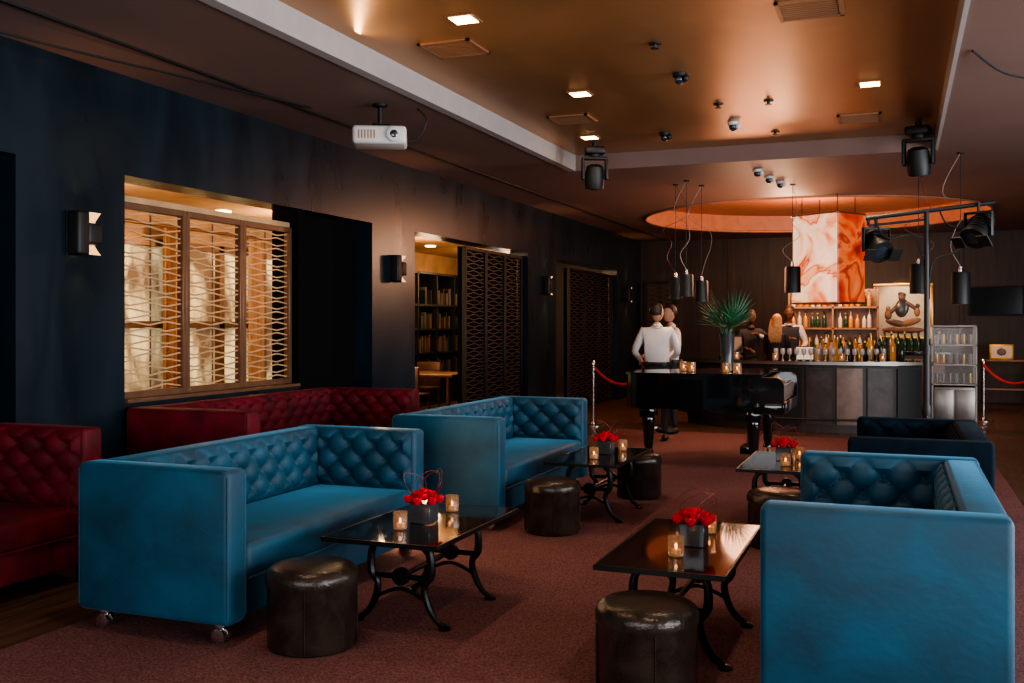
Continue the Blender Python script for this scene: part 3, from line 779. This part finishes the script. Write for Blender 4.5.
def bottle(b, x, y, z, key, h=.3, r=.037):
    b.lathe([(r*.9, 0), (r, .01), (r, h*.55), (r*.8, h*.65), (r*.38, h*.75), (r*.36, h*.92)], (x, y, z), key, 12)
    b.lathe([(r*.42, h*.9), (r*.42, h)], (x, y, z), random.choice(['gold', 'black', 'gold']), 10)
b = MB()
for i in range(34):
    a = radians(-3+33*i/34); r_ = random.uniform(2.15, 2.45)
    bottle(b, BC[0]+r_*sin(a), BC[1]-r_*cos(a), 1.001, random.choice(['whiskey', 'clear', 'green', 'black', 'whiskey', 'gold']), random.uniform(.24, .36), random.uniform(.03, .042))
b.build('liquor_bottles')
b = MB()
for i in range(16):
    a = radians(-12+34*i/16); r_ = 2.62
    x, y = BC[0]+r_*sin(a), BC[1]-r_*cos(a)
    b.lathe([(.028, 0), (.005, .008), (.005, .07), (.03, .09), (.036, .13), (.032, .17), (.030, .17), (.033, .13), (.0, .095)], (x, y, 1.001), 'clear', 12, caps=False)
b.build('wine_glasses')
b = MB(); b.box(-.13, .13, -.012, .012, 0, .2, 'black', .004); b.box(-.115, .115, -.014, -.011, .015, .185, 'cream'); b.box(-.06, .06, .01, .1, 0, .02, 'black'); b.build('menu_stand', (BC[0]+2.55*sin(-.06), BC[1]-2.55*cos(.06), 1.001), .1)
for k, (aa) in enumerate([-.42, -.2, .13, .33]):
    votive(BC[0]+2.72*sin(aa), BC[1]-2.72*cos(aa), 1.001, 1.2)
b = MB(); b.box(-.16, .16, -.12, .12, 0, .05, 'black', .01); b.X = Matrix.Translation((0, .0, .2)) @ Matrix.Rotation(-.3, 4, 'X'); b.box(-.17, .17, -.012, .012, -.12, .14, 'black', .01); b.box(-.155, .155, -.015, -.011, -.1, .12, 'screen')
b.X = Matrix.Identity(4); b.box(-.03, .03, -.03, .03, .04, .2, 'black'); b.build('point_of_sale_terminal', (-2.35, 15.1, 1.001), .3)
# back bar
e = bpy.data.objects.new('back_bar_cabinet', None); COL.objects.link(e)
b = MB(); b.box(-1.9, .75, 18.5, 19.1, 0.001, 1.0, 'wallfar', .01)
for i in range(5): b.box(-1.85+i*.52, -1.85+i*.52+.48, 18.48, 18.499, .1, .92, 'copper', .005)
b.box(-1.95, .8, 18.45, 19.15, 1.0, 1.04, 'gloss_black', .005)
for z in (1.42, 1.8):
    b.box(-1.9, -.35, 18.85, 19.1, z, z+.03, 'darkbrass')
for x in (-1.9, -1.14, -.38): b.box(x, x+.03, 18.85, 19.1, 1.04, 2.15, 'darkbrass')
b.box(-1.9, -.35, 19.08, 19.12, 1.04, 2.15, 'copper')
b.build('cabinet', parent=e)
b = MB()
for z in (1.045, 1.455, 1.835):
    x = -1.82
    while x < -.42:
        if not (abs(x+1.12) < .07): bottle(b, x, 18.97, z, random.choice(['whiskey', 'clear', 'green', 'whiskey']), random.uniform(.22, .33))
        x += random.uniform(.08, .12)
x = -.25
while x < .7: bottle(b, x, 18.7, 1.045, 'green', .34, .045); x += .11
b.build('wine_and_spirit_bottles', parent=e)
light('back_bar_light', 'AREA', (-1.1, 18.3, 2.3), 35, (1, .6, .32), 1.5, .3, tgt=(-1.1, 19, 1.2))
# artwork
b = MB(); b.box(-.52, .52, -.03, 0, -.52, .52, 'marble', .005)
b.box(-.56, .56, -.05, -.0, .5, .56, 'gold', .01); b.box(-.56, .56, -.05, 0, -.56, -.5, 'gold', .01); b.box(-.56, -.5, -.05, 0, -.5, .5, 'gold', .01); b.box(.5, .56, -.05, 0, -.5, .5, 'gold', .01)
for (x, z, rx, rz, k, rt) in [(-.02, .28, .07, .085, 'copper', 0), (-.02, .33, .08, .05, 'books', .2), (-.02, .06, .13, .19, 'vase', .15), (.16, .10, .04, .16, 'copper', -.9), (-.17, .04, .04, .16, 'copper', .7), (-.12, -.24, .22, .07, 'copper', .25), (.14, -.22, .2, .07, 'grille', -.3), (.26, -.02, .06, .09, 'grille', 0), (.27, .10, .045, .05, 'books', 0), (-.28, -.08, .07, .1, 'darkbrass', 0), (-.28, .05, .045, .055, 'grille', 0), (0, -.38, .4, .07, 'darkbrass', 0)]:
    b.X = Matrix.Translation((x, -.032, z)) @ Matrix.Rotation(rt, 4, 'Y')
    b.sph((0, 0, 0), (rx, .018, rz), k, 16, 8)
b.X = Matrix.Identity(4)
b.build('framed_artwork', (.06, YF-.005, 1.78))
light('picture_light', 'SPOT', (.06, 20.5, 2.9), 60, (1, .72, .45), .05, tgt=(.06, YF, 1.75), spot=50)
b = MB(); b.box(-.48, .48, -.02, .03, -.28, .28, 'black', .01); b.box(-.46, .46, -.024, -.019, -.26, .26, 'screen'); b.box(-.1, .1, .03, .07, -.1, .1, 'black'); b.build('wall_television', (1.73, YF-.075, 1.97))
b = MB(); b.box(-.5, .5, -.2, .2, .82, .86, 'darkbrass', .01); 
for x in (-.46, .46):
    for y in (-.16, .16): b.tube([(x, y, 0.001), (x, y, .82)], .02, 'black')
b.box(-.46, .46, -.16, .16, .3, .33, 'darkbrass'); b.build('console_table', (1.9, 20.6, 0))
b = MB(); b.box(-.2, .2, -.01, .01, 0, .28, 'gold', .004); b.box(-.17, .17, -.014, -.009, .03, .25, 'marble'); b.sph((0, -.014, .14), (.08, .006, .07), 'copper', 12, 6); b.box(-.08, .08, 0, .12, 0, .015, 'gold'); b.build('tabletop_picture_frame', (1.75, 20.5, .862))
light('console_lamp', 'SPOT', (1.8, 20.0, 2.2), 25, (1, .7, .45), .05, tgt=(1.8, 20.6, .9), spot=60)
# steel glass cabinet
b = MB()
for x in (-.3, .27):
    for y in (-.25, .22): b.box(x, x+.03, y, y+.03, 0.001, 1.5, 'steel', .004, 1)
b.box(-.29, .29, -.24, .24, .06, .62, 'steel', .01); b.box(-.27, -.01, -.262, -.25, .1, .58, 'steel', .004); b.box(.01, .27, -.262, -.25, .1, .58, 'steel', .004)
for z in (.64, .92, 1.2, 1.47): b.box(-.3, .3, -.25, .25, z, z+.025, 'steel', .004, 1)
b.box(-.27, .27, -.248, -.242, .67, 1.46, 'cabglass')
for z in (.665, .945, 1.225):
    for i in range(6): b.lathe([(.03, 0), (.036, .1), (.034, .14)], (-.22+i*.088, -.05+.06*(i % 2), z), random.choice(['clear', 'steel', 'gold']), 10)
b.build('steel_display_cabinet', (.72, 15.75, 0))
# stanchions
def stanchions(p, q):
    e = bpy.data.objects.new('rope_barrier', None); COL.objects.link(e)
    b = MB()
    for c in (p, q):
        b.lathe([(.16, 0.001), (.16, .015), (.05, .035), (.02, .05), (.02, .9), (.032, .91), (.032, .95), (.02, .97)], (c[0], c[1], 0), 'chrome', 20)
    b.build('posts', parent=e)
    b = MB(); N = 16
    b.tube([(p[0]+(q[0]-p[0])*i/N, p[1]+(q[1]-p[1])*i/N, .88-.26*(1-(2*i/N-1)**2)) for i in range(N+1)], .022, 'rope', 8); b.build('velvet_rope', parent=e)
stanchions((-4.25, 14.3), (-3.4, 14.5)); stanchions((1.22, 17.2), (1.95, 16.2))

# ------------------------------------------------------------------ people
def skin_mesh(pts, edges, radii, sub=2, root=0):
    me = bpy.data.meshes.new('tmp'); me.from_pydata(pts, edges, []); ob = bpy.data.objects.new('tmp', me); COL.objects.link(ob)
    if not me.skin_vertices: 
        bm = bmesh.new(); bm.from_mesh(me); bm.verts.layers.skin.verify(); bm.to_mesh(me); bm.free()
    sv = me.skin_vertices[0].data
    for i, r_ in enumerate(radii): sv[i].radius = (r_, r_) if not isinstance(r_, tuple) else r_
    sv[root].use_root = True
    ob.modifiers.new('s', 'SKIN').use_smooth_shade = True
    ss = ob.modifiers.new('d', 'SUBSURF'); ss.levels = sub; ss.render_levels = sub
    dg = bpy.context.evaluated_depsgraph_get(); dg.update()
    ev = ob.evaluated_get(dg); m2 = ev.to_mesh()
    vs = [tuple(v.co) for v in m2.vertices]; fs = [list(p.vertices) for p in m2.polygons]
    ev.to_mesh_clear(); bpy.data.objects.remove(ob); return vs, fs

def person(name, loc, rot, s=1.0, shirt='shirt', skin='skin', hair='hair', elbows=None, wrists=None, long_hair=False, head_yaw=0, lean=0, vest=False, stance=.1, female=False, wide=1.0):
    e = bpy.data.objects.new(name, None); COL.objects.link(e); e.location = loc; e.rotation_euler = (0, 0, rot); e.scale = (s, s, s)
    sh = .175 if not female else .15
    elbows = elbows or [(-.25, .02, 1.14), (.25, .02, 1.14)]; wrists = wrists or [(-.24, -.1, .9), (.24, -.1, .9)]
    P = [(0, 0, .96), (0, .005, 1.12), (0, 0, 1.30), (0, .01, 1.45), (0, -.005, 1.54)]
    R = [.135*wide, .125*wide, .15*wide, .07, .052]
    E = [(0, 1), (1, 2), (2, 3), (3, 4)]
    for k, sg in enumerate((-1, 1)):
        i = len(P); P += [(sg*sh, .005, 1.40), elbows[k], wrists[k]]; R += [.066*wide, .046, .030]
        E += [(2, i), (i, i+1), (i+1, i+2)]
        i = len(P); P += [(sg*.09, 0, .86), (sg*stance, -.015, .49), (sg*stance, .02, .09)]; R += [.088, .06, .043]; E += [(0, i), (i, i+1), (i+1, i+2)]
    vs, fs = skin_mesh(P, E, R)
    def ok(v): 
        return abs(v[1]) < .24 and .88 < v[2] < 1.46 and abs(v[0]) < .2
    vs = [(v[0], v[1]*.78 if ok(v) else v[1], v[2]) for v in vs]
    b = MB()
    o = len(b.v); b.v += vs
    for f in fs:
        c = sum((Vector(vs[i]) for i in f), Vector())/len(f)
        key = shirt
        if c.z < .99 and abs(c.x) < .24 and min((c-Vector(w_)).length for w_ in wrists) > .14: key = 'trousers'
        if c.z > 1.475 and abs(c.x) < .1: key = skin
        if vest and 1.0 < c.z < 1.44 and abs(c.x) < .15 : key = 'trousers'
        for w_ in wrists:
            if (c-Vector(w_)).length < .035: key = skin
        b.f.append([i+o for i in f]); b.mi.append(b.m(key))
    b.build('body', parent=e)
    ring = [v for v in vs if .955 < v[2] < 1.035 and abs(v[0]) < .2 and abs(v[1]) < .16]
    if ring:
        rx = max(abs(v[0]) for v in ring); ry = max(abs(v[1]) for v in ring)
        b = MB(); b.lathe([(1.0, .968), (1.035, .975), (1.035, 1.012), (1.0, 1.018)], (0, 0, 0), 'black', 32, caps=False, ex=rx, ey=ry); b.build('belt', parent=e)
    b = MB(); b.tube([(.062*cos(2*pi*i/16), .058*sin(2*pi*i/16)+.003, 1.475+.012*sin(2*pi*i/16)) for i in range(16)], .013, shirt, 6, closed=True)
    for sg in (-1, 1):   # shoes
        b.sph((sg*stance, -.05, .04), (.048, .135, .045), 'black', 14, 8, fn=lambda p: Vector((p.x, p.y, max(p.z, -.85))))
    b.build('collar_and_shoes', parent=e)
    b = MB()
    for k, sg in enumerate((-1, 1)):
        w_ = Vector(wrists[k]); d = (w_-Vector(elbows[k])).normalized()
        side = d.cross(Vector((0, 0, 1)))
        if side.length < .2: side = d.cross(Vector((0, 1, 0)))
        side.normalize(); nn = side.cross(d).normalized()
        PP = [tuple(w_-d*.02), tuple(w_+d*.04), tuple(w_+d*.085)]; v_, f_ = skin_mesh(PP, [(0, 1), (1, 2)], [(.024), (.030), (.028)], 1)
        b.add(v_, f_, skin)
        for j, (off, ln) in enumerate([(-.027, .070), (-.009, .08), (.009, .076), (.026, .06)]):
            q0 = w_+d*.075+side*off; q1 = q0+d*ln*.45-nn*.004; q2 = q0+d*ln*.8-nn*.02; q3 = q0+d*ln-nn*.035
            b.tube([tuple(q0), tuple(q1), tuple(q2), tuple(q3)], [.0095, .009, .008, .006], skin, 7, smooth=3)
        q0 = w_+d*.03-side*.022; b.tube([tuple(q0), tuple(q0+d*.03-side*.025-nn*.01), tuple(q0+d*.06-side*.03-nn*.02)], [.011, .010, .007], skin, 7, smooth=3)
    b.build('hands', parent=e)
    he = bpy.data.objects.new('head', None); COL.objects.link(he); he.parent = e; he.location = (0, -.015, 1.65); he.rotation_euler = (lean, 0, head_yaw)
    b = MB()
    def hf(p):
        q = p.copy()
        if q.z < 0: q.x *= 1-.28*(-q.z)**1.3; 
        if q.z < -.1 and q.y > 0: q.y *= .8
        if q.y < -.5 and q.z > -.1 and q.z < .3: q.y *= .97
        if q.y < 0 and q.z < -.5: q.y -= .08
        return q
    b.sph((0, 0, 0), (.078, .097, .118), skin, 24, 18, fn=hf)
    b.sph((0, -.098, -.012), (.013, .022, .020), skin, 10, 8); b.sph((0, -.094, .008), (.009, .014, .026), skin, 8, 6)
    for sg in (-1, 1):
        b.sph((sg*.079, .005, -.005), (.010, .022, .032), skin, 10, 8)
        b.sph((sg*.030, -.082, .012), (.012, .009, .008), 'plastic', 8, 6); b.sph((sg*.030, -.088, .012), (.006, .005, .006), 'eye', 8, 6)
        b.sph((sg*.031, -.086, .030), (.018, .007, .004), hair, 8, 5)
    b.sph((0, -.090, -.055), (.022, .009, .007), 'lips', 10, 6)
    b.build('face', parent=he)
    b = MB()
    def hh(p):
        q = p.copy()
        if q.y < -.15 and q.z < .45: q.y = -.15+(q.y+.15)*.1; 
        if q.z < -.35: q.z = -.35+(q.z+.35)*.35
        if q.y < -.1 and q.z < .3: q *= .85
        return q
    b.sph((0, .012, .022), (.087, .101, .112), hair, 24, 18, fn=hh)
    if long_hair:
        b.sph((0, .075, -.12), (.085, .05, .2), hair, 20, 14)
        for k in range(9):
            x = -.085+.17*k/8; b.tube([(x*.9, .05, .04), (x*1.05, .10, -.1), (x*1.1, .11, -.22), (x, .09, -.33-.02*(k % 2))], [.02, .024, .022, .006], hair, 7, smooth=5)
    b.build('hair', parent=he)
person('man_in_white_shirt', (-2.92, 12.7, CF), pi+.15, 1.0, elbows=[(-.27, .0, 1.14), (.29, .02, 1.15)], wrists=[(-.16, -.22, 1.05), (.22, -.2, 1.02)], head_yaw=-.5, wide=1.16)
person('man_in_white_shirt', (-2.95, 13.65, CF), -.9, 1.0, elbows=[(-.25, -.05, 1.16), (.27, -.02, 1.15)], wrists=[(-.2, -.27, 1.08), (.22, -.2, 1.0)])
person('woman_with_blonde_hair', (-1.78, 15.95, 0), pi-.2, .94, shirt='trousers', hair='blonde', long_hair=True, female=True, elbows=[(-.2, -.03, 1.15), (.2, -.05, 1.15)], wrists=[(-.12, -.25, 1.1), (.15, -.25, 1.1)])
person('bartender', (-1.70, 17.0, 0), .2, 1.03, skin='skindark', vest=True, elbows=[(-.33, -.08, 1.22), (.26, -.04, 1.16)], wrists=[(-.5, -.26, 1.3), (.18, -.26, 1.1)])
person('bartender', (-2.28, 16.7, 0), .5, .99, skin='skindark', shirt='trousers', elbows=[(-.25, -.06, 1.16), (.33, -.1, 1.22)], wrists=[(-.15, -.27, 1.12), (.52, -.25, 1.28)])

# ------------------------------------------------------------------ lights
for y in (0, 4, 8):
    light('side_fill', 'AREA', (4.95, y, 1.65), 240, (.88, .94, 1), 2.9, 2.2, tgt=(0, y, 1.3))  # area lamps added as fill, before the unseen right-hand panes
light('rear_fill', 'AREA', (-1.2, -2.85, 1.7), 190, (.92, .96, 1), 6, 2.2, tgt=(-1.6, 6, .8))  # added fill from behind the camera; the rear wall has no opening
for (x, y, p) in [(-7.3, 7.5, 80), (-7.3, 11, 90), (-7.3, 15, 60), (-7.0, 18, 70)]:
    light('back_room_lamp', 'POINT', (x, y, 2.5), p, (1, .62, .32), .2)
light('tray_fill', 'AREA', (-3.45, 6.0, 3.36), 36, (1, .68, .36), .08, 8, tgt=(-1.5, 6.0, 3.5))  # added warm lamp to brighten the bronze tray; no fitting modelled
light('bar_glow', 'POINT', (-1.6, 16.2, 2.7), 130, (1, .55, .32), .3)
light('recess_glow', 'POINT', (-1.4, 17.5, 3.2), 75, (1, .45, .25), .5)
light('lantern_glow', 'POINT', (-1.9, 13.9, 2.3), 45, (1, .48, .28), .4)
light('far_downlight', 'SPOT', (-1.8, 12.0, 3.2), 80, (1, .74, .54), .1, tgt=(-2.0, 12.0, 0), spot=110)
light('far_downlight', 'SPOT', (1.6, 15.0, 3.2), 80, (1, .7, .5), .1, tgt=(1.6, 16.5, 0), spot=120)
w = bpy.data.worlds.new('World'); scn.world = w; w.use_nodes = True
w.node_tree.nodes['Background'].inputs[0].default_value = (.5, .55, .65, 1); w.node_tree.nodes['Background'].inputs[1].default_value = .05

# ------------------------------------------------------------------ camera
cam = bpy.data.cameras.new('camera'); cam.sensor_width = 36; cam.lens = 1000/1024*36; cam.shift_y = -.0161
cam.clip_start = .05
co = bpy.data.objects.new('camera', cam); COL.objects.link(co)
co.location = (0, 0, 1.5); co.rotation_euler = (pi/2, 0, math.atan2(.3616, .9323))
scn.camera = co
scn.view_settings.view_transform = 'AgX'
scn.view_settings.look = 'AgX - Medium High Contrast'
scn.view_settings.exposure = 0.25
